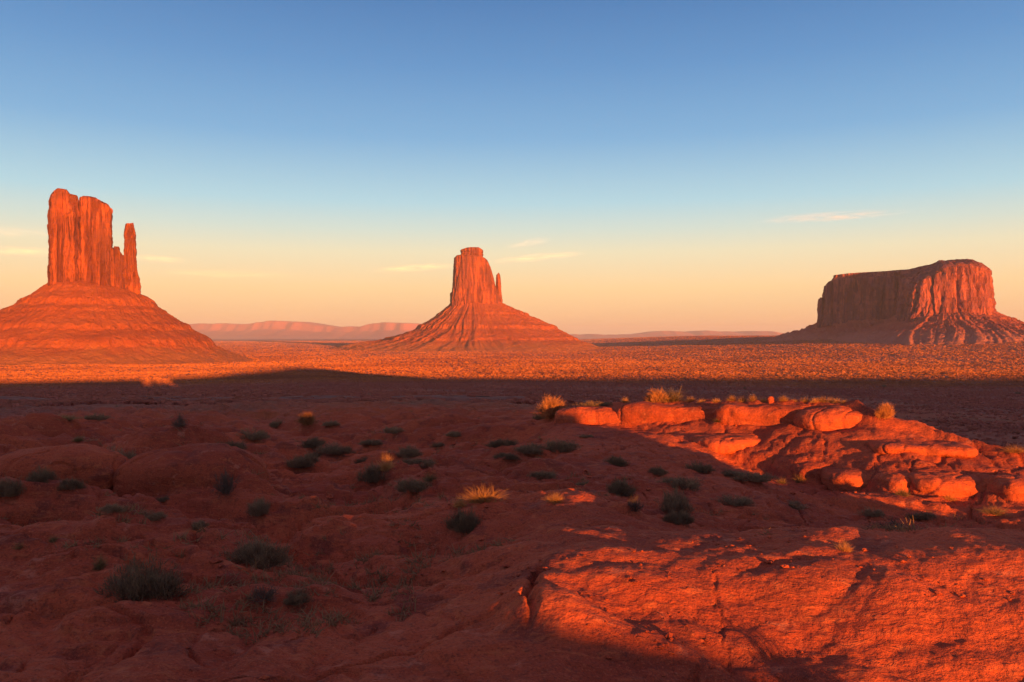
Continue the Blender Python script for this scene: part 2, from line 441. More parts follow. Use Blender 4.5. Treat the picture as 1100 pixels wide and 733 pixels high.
def make_leaf_mat(name, a, b, tip=None, transl=0.25):
    m = NT(name)
    r = m.rand()
    f = m.noise(9.0, 3, 0.6)
    c = m.mix(m.rng(f, 0.3, 0.7), a, b)
    if tip:
        c = m.mix(m.rng(m.attr('tip'), 0.45, 1.0, 0, 0.8), c, tip)
    hsv = m.t.nodes.new('ShaderNodeHueSaturation')
    m.L(c, hsv.inputs['Color']); m.L(m.rng(r, 0, 1, 0.8, 1.25), hsv.inputs['Value'])
    tr = m.t.nodes.new('ShaderNodeBsdfTranslucent'); m.L(hsv.outputs[0], tr.inputs[0])
    mx = m.t.nodes.new('ShaderNodeMixShader'); mx.inputs[0].default_value = transl
    m.L(m.b.outputs[0], mx.inputs[1]); m.L(tr.outputs[0], mx.inputs[2])
    m.L(mx.outputs[0], m.t.nodes['Material Output'].inputs[0])
    return m.done(hsv.outputs[0])

M_GROUND = make_ground_mat()
M_ROCK = make_rock_mat()
M_TOWER = make_tower_mat('butte_sandstone')
M_TALUS = make_talus_mat('butte_scree')
M_TOWER_R = make_tower_mat('butte_sandstone_shade_tint', (1.12, 1.2, 2.5))  # bluer copy: purple of the shade put into the right butte's colour
M_TALUS_R = make_talus_mat('butte_scree_shade_tint', (1.12, 1.2, 2.3), -2.0)  # same purple shade tint in its scree and the far hills
M_SAGE = make_leaf_mat('sagebrush_leaf', (0.19, 0.115, 0.066), (0.275, 0.17, 0.095), (0.36, 0.235, 0.125))
M_TWIG = make_leaf_mat('dry_twig', (0.30, 0.13, 0.055), (0.42, 0.19, 0.075), None, 0.1)
M_GREYTWIG = make_leaf_mat('grey_twig', (0.11, 0.075, 0.055), (0.16, 0.11, 0.08), None, 0.1)
M_GRASS = make_leaf_mat('dry_grass', (0.40, 0.185, 0.062), (0.52, 0.255, 0.085), (0.58, 0.32, 0.12), 0.3)
M_DULL = make_leaf_mat('olive_grass', (0.20, 0.125, 0.052), (0.29, 0.185, 0.078), (0.36, 0.24, 0.10), 0.3)
M_STRAW = make_leaf_mat('dead_straw', (0.26, 0.135, 0.068), (0.36, 0.19, 0.09), (0.42, 0.24, 0.12), 0.2)
M_WOOD = make_leaf_mat('shrub_wood', (0.15, 0.095, 0.06), (0.22, 0.145, 0.095), None, 0.05)

# ------------------------------------------------------------------ ground sheet
def build_ground():
    az = np.concatenate([np.arange(-180, -42, 0.6), np.arange(-42, 42, 0.1), np.arange(42, 180, 0.6)])
    az = np.radians(az)
    r = np.concatenate([np.geomspace(0.4, 3.6, 36)[:-1], np.geomspace(3.6, 60, 560)[:-1], np.geomspace(60, 450, 130)[:-1], np.geomspace(450, 2700, 430)[:-1], np.geomspace(2700, 9000, 150)[:-1], np.geomspace(9000, 26000, 26)])
    A, RR = np.meshgrid(az, r)
    X = RR * np.sin(A); Y = RR * np.cos(A)
    Z = h_fun(X, Y)
    n, m = Z.shape
    v = np.stack([X, Y, Z], -1).reshape(-1, 3)
    v = np.concatenate([v, [[0, 0, float(h_fun(0.0, 0.0))]]])
    q = grid_faces(n, m, True)[:, ::-1]
    j = np.arange(m)
    tri = np.stack([np.full(m, n * m), (j + 1) % m, j], -1)
    ob = new_mesh('ground', v, [q, tri], M_GROUND)
    d = np.hypot(v[:, 0], v[:, 1])
    val = sst(34, 75, d + 8 * n2(v[:, 0] / 12, v[:, 1] / 12, 131)) * (1 - 0.0)
    at = ob.data.attributes.new('valley', 'FLOAT', 'POINT')
    at.data.foreach_set('value', val.astype(np.float32))
    tag(ob, kind='structure')
    return ob
build_ground()

# the dirt road across the valley floor
def build_road():
    px = np.linspace(-120, 640, 260)
    pts = at_px([(p, 430.0 + 1.2 * math.sin(p / 90.0)) for p in px], 90, 700)
    yy = np.convolve(np.pad(pts[:, 1], 20, mode='edge'), np.ones(41) / 41, 'valid')
    xx = (px - CX) / FPX * yy
    t = np.stack([np.gradient(xx), np.gradient(yy)], -1); t /= np.linalg.norm(t, axis=1)[:, None]
    nrm = np.stack([-t[:, 1], t[:, 0]], -1)
    rows = []
    for o, dz in ((-4.6, 0.02), (-3.4, 0.45), (-1.5, 0.40), (1.5, 0.40), (3.4, 0.45), (4.6, 0.02)):
        qx = xx + nrm[:, 0] * o; qy = yy + nrm[:, 1] * o
        rows.append(np.stack([qx, qy, h_fun(qx, qy) + dz], -1))
    m = NT('road_dirt')
    c = m.mix(m.rng(m.noise(0.4, 4), 0.4, 0.65), (0.20, 0.085, 0.060), (0.27, 0.115, 0.075))
    ob = new_mesh('road', np.concatenate(rows), grid_faces(6, len(px)), m.done(c, m.bump(m.noise(2.0, 4), 0.1)))
    tag(ob, kind='structure')
build_road()

# ------------------------------------------------------------------ buttes
class Butte:
    def __init__(self, px_c, depth):
        self.pc = px_c; self.phi = math.atan((px_c - CX) / FPX); self.R = depth / math.cos(self.phi)
        self.sl = self.R * math.cos(self.phi) ** 2 / FPX      # metres across per photo pixel
        self.sv = self.R * math.cos(self.phi) / FPX           # metres up per photo pixel
        self.loc = (self.R * math.sin(self.phi), self.R * math.cos(self.phi), 0.0)
        self.V = []; self.F = []; self.n = 0
    def z(self, py): return (HY - np.asarray(py, float)) * self.sv
    def add(self, v, f):
        self.V.append(v); self.F.append(f + self.n); self.n += len(v)
    def column(self, l0, l1, wc, wr, top, base, seed, p=2.8, flute=4.0, taper=0.05, N=300, M=110, front_drop=0.0, ledge=1.2, topn=2.0, flare=0.03, tilt=0.0, left_drop=0.0):
        sl = self.sl
        lc = (l0 + l1) / 2 * sl; rl = (l1 - l0) / 2 * sl
        kz = (self.R - 0.75 * (wr - wc)) / self.R if front_drop == 0 else (self.R + wc) / self.R
        tl = np.array([q[0] for q in top], float) * sl; tz = self.z([q[1] for q in top]) * kz
        zb = float(self.z(base))
        th = np.linspace(0, 2 * np.pi, N, endpoint=False)
        e = 2.0 / p
        c = np.sign(np.cos(th)) * np.abs(np.cos(th)) ** e; s = np.sign(np.sin(th)) * np.abs(np.sin(th)) ** e
        t = np.concatenate([np.linspace(0, 0.93, M - 12), 0.93 + 0.07 * np.sin(np.linspace(0.1, 1, 12) * np.pi / 2)])
        T, C = np.meshgrid(t, c, indexing='ij'); S = np.meshgrid(t, s, indexing='ij')[1]
        sc = 1 + taper * (0.5 - T) + flare * np.exp(-T / 0.10)
        sc = sc * np.where(T > 0.97, 1 - 0.05 * ((T - 0.97) / 0.03) ** 2, 1.0)
        x = C * rl * sc; y = S * wr * sc
        X0 = lc + x + tilt * sl * T; Y0 = wc + y
        fd = front_drop + left_drop * (1 - sst(l0 * sl, (l0 + 0.5 * (l1 - l0)) * sl, X0))
        Zt = np.interp(X0, tl, tz) - fd * np.clip(-(y) / wr, 0, 1) ** 1.5
        Z = zb + T * (Zt - zb)
        f1 = 0.055 * 3.2 / flute * 1.0
        # fluted cliff faces: blocky buttresses, deep vertical cracks
        a = n3(X0 * f1 * 0.5, Y0 * f1 * 0.5, Z * f1 * 0.07, seed)
        b = np.abs(n3(X0 * f1, Y0 * f1, Z * f1 * 0.09, seed + 1))
        d = np.abs(n3(X0 * f1 * 2.3, Y0 * f1 * 2.3, Z * f1 * 0.25, seed + 2))
        g = fb3(X0 * f1 * 4, Y0 * f1 * 4, Z * 0.05, 2, seed + 3)
        led = n2(Z * 0.085, 0 * Z + seed * 1.7, seed + 4) + 0.6 * n2(Z * 0.24, X0 * 0.01, seed + 5)
        disp = flute * (0.8 * a + 2.0 * np.minimum(b, 0.28) + 1.3 * np.minimum(d, 0.2) - 0.85 + 0.35 * g) + ledge * led
        ck = np.abs(n3(X0 * f1 * 0.8, Y0 * f1 * 0.8, Z * f1 * 0.05, seed + 11)); ck2 = np.abs(n3(X0 * f1 * 1.9, Y0 * f1 * 1.9, Z * f1 * 0.12, seed + 12))
        disp = disp - flute * (1.3 * np.exp(-(ck / 0.06) ** 2) + 0.7 * np.exp(-(ck2 / 0.07) ** 2))
        nx = C * np.abs(C) ** 0.0; ny = S
        nn = np.hypot(nx / max(rl, 1), ny / max(wr, 1)) + 1e-9
        ux = (nx / max(rl, 1)) / nn; uy = (ny / max(wr, 1)) / nn
        X = X0 + ux * disp; Y = Y0 + uy * disp
        rows = [np.stack([X, Y, Z], -1)]
        # rubbly top
        edgeX, edgeY, edgeZ = X[-1], Y[-1], Z[-1]
        cxm, cym = edgeX.mean(), edgeY.mean()
        for k in np.linspace(0.88, 0.02, 9):
            xx = cxm + (edgeX - cxm) * k; yy = cym + (edgeY - cym) * k
            zz = np.interp(xx, tl, tz) - (front_drop + left_drop * (1 - sst(l0 * sl, (l0 + 0.5 * (l1 - l0)) * sl, xx))) * np.clip(-(yy - wc) / wr, 0, 1) ** 1.5 + topn * n2(xx * 0.09, yy * 0.09, seed + 8) + 0.5 * topn * n2(xx * 0.3, yy * 0.3, seed + 9)
            rows.append(np.stack([xx, yy, zz], -1)[None])
        v = np.concatenate(rows, 0)
        n_, m_ = v.shape[:2]
        self.add(v.reshape(-1, 3), grid_faces(n_, m_, True))
    def flush(self, name, mat, parent):
        ob = new_mesh(name, np.concatenate(self.V), np.concatenate(self.F), mat, True, parent)
        self.V = []; self.F = []; self.n = 0
        return ob
    def talus(self, right, left, kf, seed, gully=5.0, bands=(), N=720, M=210, wc=0.0, lc=0.0, kb=None, gk=9.0, tex=1.0):
        sl = self.sl
        rr = np.array([q[0] for q in right], float) * sl; zr = self.z([q[1] for q in right])
        rl = np.array([-q[0] for q in left], float) * sl; zl = self.z([q[1] for q in left])
        pr = np.linspace(0, 1, len(rr)); pl = np.linspace(0, 1, len(rl))
        rho = np.linspace(0, 1, M); th = np.linspace(0, 2 * np.pi, N, endpoint=False)
        P, TH = np.meshgrid(rho, th, indexing='ij')
        def sm(a):
            k = np.ones(13) / 13
            return np.convolve(np.pad(a, 6, mode='edge'), k, 'valid')
        RR = sm(np.interp(rho, pr, rr))[:, None]; ZR = sm(np.interp(rho, pr, zr))[:, None]
        RL = sm(np.interp(rho, pl, rl))[:, None]; ZL = sm(np.interp(rho, pl, zl))[:, None]
        w = 0.5 + 0.5 * np.cos(TH); w = w * w * (3 - 2 * w)
        lat = w * RR + (1 - w) * RL; Z = w * ZR + (1 - w) * ZL
        kd = np.where(np.sin(TH) < 0, kf, kb if kb else kf)
        depth = (0.5 * RR + 0.5 * RL) * kd
        X = np.cos(TH) * lat + lc * sl; Y = np.sin(TH) * depth + wc
        span = float(Z.max() - Z.min())
        # drainage gullies that run down slope
        U = TH + 0.10 * n3(np.cos(TH) * 3, np.sin(TH) * 3, P * 3, seed)
        cu, su = np.cos(U), np.sin(U)
        g1 = np.abs(n3(cu * gk * 0.6, su * gk * 0.6, P * 1.2, seed + 1)) * 2 - 0.6
        g2 = np.abs(n3(cu * gk * 1.7, su * gk * 1.7, P * 2.5, seed + 2)) * 2 - 0.6
        g3 = np.abs(n3(cu * gk * 4.2, su * gk * 4.2, P * 5.0, seed + 3)) * 2 - 0.6
        env = np.sin(np.clip(P * 1.05, 0, 1) * np.pi) ** 0.6
        Z = Z + env * gully * (0.8 * g1 + 0.55 * g2 + 0.35 * g3)
        Z = Z + tex * (1.6 * fb2(X * 0.05, Y * 0.05, 5, seed + 4, 0.62) + 1.1 * np.abs(n2(X * 0.21, Y * 0.21, seed + 6))) * (0.3 + env)
        # hard beds that stand out as small cliffs
        for zb, hgt in bands:
            zz = float(self.z(zb)) + 3.0 * n2(U * 2.5, P * 0, seed + int(zb)) + 1.5 * n2(U * 9, P * 0, seed + int(zb) + 1)
            q = (Z - zz)
            brk = np.clip(0.75 + 0.9 * n2(U * 7, P * 0, seed + int(zb) + 2), 0.15, 1.0)
            Z = Z + brk * hgt * (sst(-0.55, 0.35, q / hgt) - 0.5) * np.exp(-(q / (1.6 * hgt)) ** 2) * 1.25
        v = np.stack([X, Y, Z], -1)
        self.add(v.reshape(-1, 3), grid_faces(M, N, True)[:, ::-1])

def build_buttes():
    # left: tall block with its thumb
    b = Butte(102, 1415)
    e = empty('butte', b.loc, -b.phi)
    tag(e, 'tall sunlit red mitten-shaped butte at the left with a slim thumb spire on its right', 'butte')
    b.talus([(30, 308), (42, 312), (53, 317), (70, 327), (88, 341), (103, 349), (115, 357), (145, 375), (168, 384), (190, 391), (210, 402)],
            [(-30, 303), (-44, 304), (-52, 307), (-70, 321), (-102, 338), (-130, 352), (-165, 372), (-190, 384), (-215, 391), (-235, 402)], 1.0, 11, 2.2,
            ((326, 6.0), (335, 3.0), (352, 5.5), (368, 8.0)), gk=10)
    b.flush('talus_slope', M_TALUS, e)
    b.column(-50, -14, 0, 52, [(-50, 238), (-47, 216), (-43, 209), (-38, 206), (-29, 206), (-25, 211), (-13, 212)], 315, 21, 4.2, 5.5, 0.03)
    b.column(-45, -24, -2, 24, [(-45, 211), (-41, 207), (-31, 206), (-26, 210)], 240, 24, 3.0, 2.0, 0.05, N=140, M=60)
    b.column(-16.5, 19.5, 4, 56, [(-17, 212), (-8, 212), (1, 213), (8, 216), (15, 220), (20, 225)], 318, 22, 4.5, 5.0, 0.02)
    b.column(-34, -18, -44, 16, [(-34, 232), (-18, 230)], 318, 25, 2.6, 3.2, 0.10, N=160)
    b.column(2, 14, -48, 12, [(2, 262), (14, 258)], 320, 26, 2.6, 3.0, 0.10, N=160)
    b.column(8, 35, -4, 40, [(8, 264), (20, 266), (26, 268), (30, 273), (36, 272)], 322, 23, 2.6, 4.0, 0.05)
    b.column(19.5, 27.5, -8, 13, [(19, 267), (21, 264), (26, 264), (28, 268)], 300, 27, 2.4, 1.6, 0.1, N=120)
    b.flush('rock_tower', M_TOWER, e)
    b.column(31.5, 45.5, -6, 13, [(31, 245), (33, 238), (42, 238), (43.5, 244), (46, 245)], 322, 28, 3.0, 2.0, 0.10, flare=0.2, N=200)
    b.column(30, 50, -8, 18, [(30, 276), (36, 272), (44, 276), (47, 292), (51, 302)], 324, 29, 2.6, 2.8, 0.10, flare=0.08, N=200)
    b.flush('thumb_spire', M_TOWER, e)

    # middle: smaller mitten with a cap block and a thin spire
    b = Butte(511, 2850)
    e = empty('butte', b.loc, -b.phi)
    tag(e, 'smaller mitten-shaped butte near the middle with a blocky cap on a broad cone of scree', 'butte')
    b.talus([(12, 316), (20, 320), (29, 326), (55, 338), (86, 352), (108, 365), (130, 373), (150, 381), (175, 388)],
            [(-12, 316), (-20, 321), (-28, 328), (-45, 342), (-71, 357), (-100, 366), (-140, 373), (-170, 379), (-200, 388)], 1.0, 31, 8.0,
            ((338, 5.0), (352, 7.0), (364, 5.0)), gk=11)
    b.flush('talus_slope', M_TALUS, e)
    b.column(-25, 25, 0, 88, [(-25, 282), (-24, 276), (-19, 274), (6, 275), (12, 279), (16, 288), (19, 297), (22, 309), (26, 322)], 334, 41, 3.4, 4.5, 0.10, flare=0.05)
    b.column(-27.5, -21, -10, 35, [(-28, 316), (-24, 312), (-20, 312)], 336, 44, 2.6, 4.0, 0.1, N=140)
    b.flush('rock_tower', M_TOWER, e)
    b.column(-16.5, 8, -5, 55, [(-17, 269), (-12, 267), (-5, 266), (3, 266), (7, 267.5), (8, 270)], 280, 42, 3.2, 4.0, 0.06, ledge=4.0, M=60)
    b.flush('cap_block', M_TOWER, e)
    b.column(21.2, 27.8, -5, 14, [(21, 298), (22.5, 295), (24.5, 293), (26, 295), (28, 303)], 332, 43, 2.2, 2.2, 0.35, flare=0.25, N=140)
    b.column(20, 28.5, 0, 22, [(20, 309), (24, 306), (26, 312), (29, 320)], 334, 45, 2.4, 3.0, 0.15, N=140)
    b.flush('thumb_spire', M_TOWER, e)

    # right: wide table-topped butte, its left wing in the shade of the big buttress
    b = Butte(970, 2330)
    e = empty('butte', b.loc, -b.phi)
    tag(e, 'wide flat-topped butte at the right with its left wing in shade', 'butte')
    b.talus([(32, 330), (44, 336), (60, 344), (78, 351), (96, 356), (118, 362), (138, 372), (150, 386)],
            [(-34, 332), (-50, 340), (-64, 348), (-80, 355), (-98, 360), (-120, 366), (-140, 374), (-155, 386)], 2.1, 51, 4.5, ((346, 4.0),), wc=-110, lc=43, kb=1.5, gk=26, tex=1.2)
    b.talus([(36, 326), (60, 343), (80, 354), (100, 362), (120, 372), (135, 386)],
            [(-42, 334), (-50, 343), (-66, 352), (-88, 358), (-108, 363), (-130, 369), (-150, 386)], 1.2, 52, 6.0, ((350, 5.0),), wc=85, lc=-42, gk=22, tex=2.2)
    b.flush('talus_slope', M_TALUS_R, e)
    b.column(-93, 20, 45, 120, [(-93, 312), (-88, 304), (-76, 297), (-20, 296), (20, 295)], 350, 61, 5.0, 9.0, 0.05, N=420)
    b.column(-96, -86, -30, 40, [(-96, 322), (-90, 318), (-86, 318)], 352, 65, 2.6, 6.0, 0.15, N=140)
    b.column(-78, 15, 45, 105, [(-78, 293), (-60, 292), (-20, 291), (15, 289)], 303, 62, 5.0, 5.0, 0.05, N=360, M=50, ledge=2.0)
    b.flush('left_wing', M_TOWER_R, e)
    b.column(-6, 86, -125, 245, [(-8, 292), (0, 291), (20, 287), (30, 285.5), (36, 282.5), (64, 282), (72, 285), (76, 287), (84, 293), (89, 304), (93, 330)], 348, 63, 3.8, 9.0, 0.12, N=640, front_drop=34.0, left_drop=45.0, ledge=2.0, topn=3.5)
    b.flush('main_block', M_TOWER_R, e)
build_buttes()

# far mesas on the horizon
def build_mesas(name, prof, dist, seed, thick=2500.0):
    x = np.array([(q[0] - CX) / FPX * dist for q in prof]); z = np.array([(HY - q[1]) / FPX * dist for q in prof])
    n = 600
    X = np.linspace(x[0], x[-1], n); T = np.interp(X, x, z) + 25 * fb2(X / 900, 0 * X, 4, seed)
    base = -60.0
    rows = []
    for fy, fz in ((-3200, 0.0), (-2200, 0.10), (-1300, 0.26), (-620, 0.50), (-420, 0.56), (-200, 0.90), (0, 0.99), (thick * 0.5, 1.0), (thick, 0.96), (thick + 900, 0.3), (thick + 1500, 0.0)):
        wob = 500 * fb2(X / 1500, 0 * X + fy / 4000, 4, seed + 3) + 160 * n2(X / 260, 0 * X + fy / 3000, seed + 9)
        Y = dist + fy + wob * (1 if fy <= 0 else 0.4)
        rows.append(np.stack([X * Y / dist if False else X, Y, base + (np.maximum(T, base + 3) - base) * fz + 8 * n2(X / 300, 0 * X + fy / 500, seed + 5)], -1))
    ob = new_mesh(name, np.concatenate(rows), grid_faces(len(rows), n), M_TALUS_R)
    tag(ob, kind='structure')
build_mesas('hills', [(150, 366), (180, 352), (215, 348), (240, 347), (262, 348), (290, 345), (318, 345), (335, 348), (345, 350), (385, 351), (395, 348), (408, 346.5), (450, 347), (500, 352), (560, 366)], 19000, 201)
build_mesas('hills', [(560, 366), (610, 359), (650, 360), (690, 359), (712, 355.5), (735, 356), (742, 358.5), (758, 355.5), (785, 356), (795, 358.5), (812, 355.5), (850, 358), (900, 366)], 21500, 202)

# ------------------------------------------------------------------ boulders and slabs
def rock_mesh(seed, sx, sy, sz, p=3.2, n=44, rough=0.07, crack=0.05):
    """rounded sandstone block; half extents sx, sy, sz; the base is flat-ish"""
    g = np.linspace(-1, 1, n)
    A, B = np.meshgrid(g, g, indexing='ij')
    one = np.ones_like(A)
    faces = []; verts = []; o = 0
    for ax, sgn in ((0, 1), (0, -1), (1, 1), (1, -1), (2, 1), (2, -1)):
        P = [None] * 3
        P[ax] = one * sgn; P[(ax + 1) % 3] = A * (1 if sgn > 0 else -1); P[(ax + 2) % 3] = B
        v = np.stack(P, -1).reshape(-1, 3); verts.append(v); faces.append(grid_faces(n, n)[:, :] + o); o += n * n
    v = np.concatenate(verts); f = np.concatenate(faces)
    # weld shared cube edges
    key = np.round(v * 1000).astype(int); _, first, inv = np.unique(key, axis=0, return_index=True, return_inverse=True)
    v = v[first]; f = inv.reshape(-1)[f]
    r = (np.abs(v) ** p).sum(1) ** (1.0 / p)
    v = v / r[:, None]
    q = v * np.array([sx, sy, sz])
    L = (sx * sy * sz) ** (1 / 3)
    dn = rough * L * (fb3(q[:, 0] / L * 0.9, q[:, 1] / L * 0.9, q[:, 2] / L * 1.2, 4, seed) * 1.2)
    bed = 0.016 * L * n2(q[:, 2] / L * 5.5, q[:, 0] / L * 0.6, seed + 7)
    ck = -crack * L * sst(0.07, 0.0, np.abs(n3(q[:, 0] / L * 0.8, q[:, 1] / L * 0.8, q[:, 2] / L * 0.5, seed + 9)))
    q = q + v * (dn + bed + ck)[:, None]
    return q, f

BOULDERS = [
    # px, base py, width px, height px, depth factor, turn, p, name, label
    (896, 460, 66, 22, 0.8, -15, 3.0, 'boulder', 'large rounded sunlit boulder at the right end of the ledge'),
    (827, 455, 96, 19, 0.34, -30, 4.2, 'rock_slab', 'long sunlit ledge block just left of the large rounded boulder'),
    (733, 455, 118, 18, 0.30, -27, 4.6, 'rock_slab', 'widest sunlit slab of the ledge, under the tall green-gold bush'),
    (646, 453, 84, 14, 0.34, -22, 3.4, 'rock_slab', 'low sunlit wedge of rock at the left end of the ledge'),
    (785, 482, 66, 12, 0.8, 12, 3.6, 'rock_slab', 'round-nosed slab with a shaded left end below the ledge'),
    (876, 514, 58, 17, 1.0, 10, 3.8, 'boulder', 'sunlit boulder at the left of the outcrop foot, touching the shade'),
    (924, 526, 66, 20, 0.9, -8, 4.0, 'boulder', 'broad cracked sunlit boulder at the middle of the outcrop foot'),
    (968, 530, 40, 20, 1.0, 10, 3.8, 'boulder', 'narrow sunlit block between two broad boulders at the outcrop foot'),
    (1024, 533, 84, 22, 0.8, -6, 4.0, 'boulder', 'largest sunlit boulder at the right part of the outcrop foot'),
    (1092, 535, 50, 21, 0.9, 8, 3.8, 'boulder', 'sunlit boulder at the outcrop foot cut by the right edge of the picture'),
    (990, 486, 84, 8, 0.6, -14, 4.0, 'rock_slab', 'thin tilted sunlit slab on the outcrop above the boulders'),
    (206, 511, 132, 30, 0.6, 6, 2.5, 'boulder', 'broad domed boulder with an undercut edge in the shade at left'),
    (64, 506, 122, 26, 0.6, -4, 2.4, 'boulder', 'wide low domed boulder in the shade near the left edge'),
    (22, 553, 90, 22, 0.7, 8, 2.4, 'boulder', 'low shaded rock hump beside the left edge of the picture'),
    (828, 433, 6, 7, 1.0, 0, 2.6, 'stone', 'small pale round stone standing on the ledge among dry grass'),
    (697, 432, 9, 7, 1.0, 20, 2.8, 'stone', 'small pale stone left of the tall bush on the ledge'),
]
def build_boulders():
    hits = at_px([(q[0], q[1]) for q in BOULDERS], 6, 70)
    for k, (bq, hp) in enumerate(zip(BOULDERS, hits)):
        px, py, w, hgt, kd, rz, p, name, label = bq
        sc = hp[1] / FPX
        sx = w * sc / 2 * 1.25; hh = hgt * sc; sz = (0.85 if px > 500 else 1.25) * hh
        sy = max(sx * kd, sz * 0.6)
        q, f = rock_mesh(300 + k * 13, sx, sy, sz, p)
        q[:, 2] -= 0.0
        ob = new_mesh(name, q, f, M_ROCK)
        yb = hp[1] + sy * (0.85 if (py > 500 and px > 500) else 0.7)
        ob.location = ((px - CX) / FPX * yb, yb, hp[2] + (0.84 if px < 500 else (0.88 if py > 500 else 0.95)) * hh - sz)
        ob.rotation_euler = (0, 0, R(rz))
        grp = 'sunlit rocks of the outcrop' if py < 540 and px > 500 else 'shaded domed boulders'
        if name == 'stone': grp = 'small pale stones on the ledge'
        tag(ob, label, name.replace('_', ' '), grp)
build_boulders()

# ------------------------------------------------------------------ shrubs and grass
def blades(base, direc, length, width, seed, segs=2, droop=0.25):
    """thin tapered blades: arrays base (n,3), direc (n,3), length (n), width (n)"""
    rs = np.random.RandomState(seed)
    n = len(base)
    d = direc / np.linalg.norm(direc, axis=1)[:, None]
    side = np.cross(d, rs.normal(size=(n, 3))); side /= np.linalg.norm(side, axis=1)[:, None] + 1e-9
    V = []; tips = []
    ts = np.linspace(0, 1, segs + 1)
    for t in ts:
        c = base + d * (length * t)[:, None]
        c[:, 2] -= droop * length * t * t * (1 - np.abs(d[:, 2]) * 0.5)
        w = width * (1 - 0.85 * t) * 0.5
        V.append(c - side * w[:, None]); V.append(c + side * w[:, None]); tips += [np.full(n, t)] * 2
    V = np.stack(V, 1).reshape(-1, 3)
    tip = np.stack(tips, 1).reshape(-1)
    k = 2 * (segs + 1)
    f = np.concatenate([np.arange(n)[:, None] * k + np.array([2 * s, 2 * s + 1, 2 * s + 3, 2 * s + 2])[None] for s in range(segs)])
    return V, f, tip

def blade_obj(name, parts, mat, parent):
    V = []; F = []; T = []; o = 0
    for v, f, t in parts:
        V.append(v); F.append(f + o); T.append(t); o += len(v)
    ob = new_mesh(name, np.concatenate(V), np.concatenate(F), mat, False, parent)
    a = ob.data.attributes.new('tip', 'FLOAT', 'POINT'); a.data.foreach_set('value', np.concatenate(T).astype(np.float32))
    return ob

def hemi(n, rs, up=0.0):
    a = rs.uniform(0, 2 * np.pi, n); z = rs.uniform(up, 1, n); r = np.sqrt(1 - z * z)
    return np.stack([r * np.cos(a), r * np.sin(a), z], 1)

# every prototype is 2 wide (radius 1) and 1 tall; it is scaled when placed
def proto_sage(seed, mat=M_SAGE, nst=130, nl=5200):
    rs = np.random.RandomState(seed)
    root = empty('sagebrush', (0, 0, -500))
    dirs = hemi(nst, rs, 0.10)
    nc = 7
    ca_ = rs.uniform(0, 6.28, nc); cr_ = 0.62 * np.sqrt(rs.uniform(0, 1, nc)); cr_[0] = 0.1
    cs_ = rs.uniform(0.40, 0.78, nc); cs_[0] = 0.85
    g_ = rs.randint(0, nc, nst)
    lens = cs_[g_] * rs.uniform(0.75, 1.12, nst)
    b0 = np.stack([np.cos(ca_[g_]) * cr_[g_] + rs.normal(0, 0.06, nst), np.sin(ca_[g_]) * cr_[g_] + rs.normal(0, 0.06, nst), np.full(nst, -0.05)], 1)
    wood = blades(b0, dirs, lens * 0.95, np.full(nst, 0.03), seed + 1, 3, 0.05)
    k = rs.randint(0, nst, nl)
    t = rs.uniform(0.25, 1.02, nl) ** 0.6
    pos = b0[k] + dirs[k] * (lens[k] * t)[:, None] + rs.normal(0, 0.075, (nl, 3))
    pos[:, 2] = np.maximum(pos[:, 2], -0.02)
    dd = dirs[k] * 0.8 + np.array([0, 0, 0.9]) + rs.normal(0, 0.45, (nl, 3))
    leaf = blades(pos, dd, rs.uniform(0.09, 0.24, nl), rs.uniform(0.012, 0.028, nl), seed + 2, 1, 0.0)
    fo = blade_obj('foliage', [leaf], mat, root)
    wo = blade_obj('branches', [wood], M_WOOD, root)
    return root

def proto_grass(seed, mat=M_GRASS, n=620, up=0.22):
    rs = np.random.RandomState(seed)
    root = empty('grass_tuft', (0, 0, -500))
    d = hemi(n, rs, up)
    b0 = np.stack([rs.normal(0, 0.20, n), rs.normal(0, 0.20, n), np.full(n, -0.04)], 1)
    blade = blades(b0, d, rs.uniform(0.35, 1.1, n), rs.uniform(0.012, 0.026, n), seed + 1, 3, 0.32)
    low = blades(np.stack([rs.normal(0, 0.25, 90), rs.normal(0, 0.25, 90), np.full(90, -0.03)], 1), hemi(90, rs, 0.2), rs.uniform(0.2, 0.5, 90), rs.uniform(0.02, 0.03, 90), seed + 2, 2, 0.3)
    blade_obj('blades', [blade, low], mat, root)
    return root

def proto_twig(seed, mat, n=60, sub=9):
    rs = np.random.RandomState(seed)
    root = empty('twiggy_shrub', (0, 0, -500))
    d = hemi(n, rs, 0.2); L = rs.uniform(0.7, 1.05, n)
    b0 = np.stack([rs.normal(0, 0.12, n), rs.normal(0, 0.12, n), np.full(n, -0.05)], 1)
    stems = blades(b0, d, L, np.full(n, 0.035), seed + 1, 3, 0.05)
    k = np.repeat(np.arange(n), sub); m = len(k)
    t = rs.uniform(0.3, 0.95, m)
    p = b0[k] + d[k] * (L[k] * t)[:, None]
    tw = blades(p, d[k] + rs.normal(0, 0.55, (m, 3)) + np.array([0, 0, 0.3]), rs.uniform(0.15, 0.4, m), np.full(m, 0.02), seed + 2, 2, 0.0)
    k2 = rs.randint(0, m, m * 2)
    tw2 = blades(p[k2] + rs.normal(0, 0.09, (m * 2, 3)), d[k[k2]] + rs.normal(0, 0.7, (m * 2, 3)), rs.uniform(0.08, 0.2, m * 2), np.full(m * 2, 0.016), seed + 3, 1, 0.0)
    blade_obj('stems', [stems], M_WOOD if mat is M_SAGE else mat, root)
    blade_obj('twigs', [tw, tw2], mat, root)
    return root

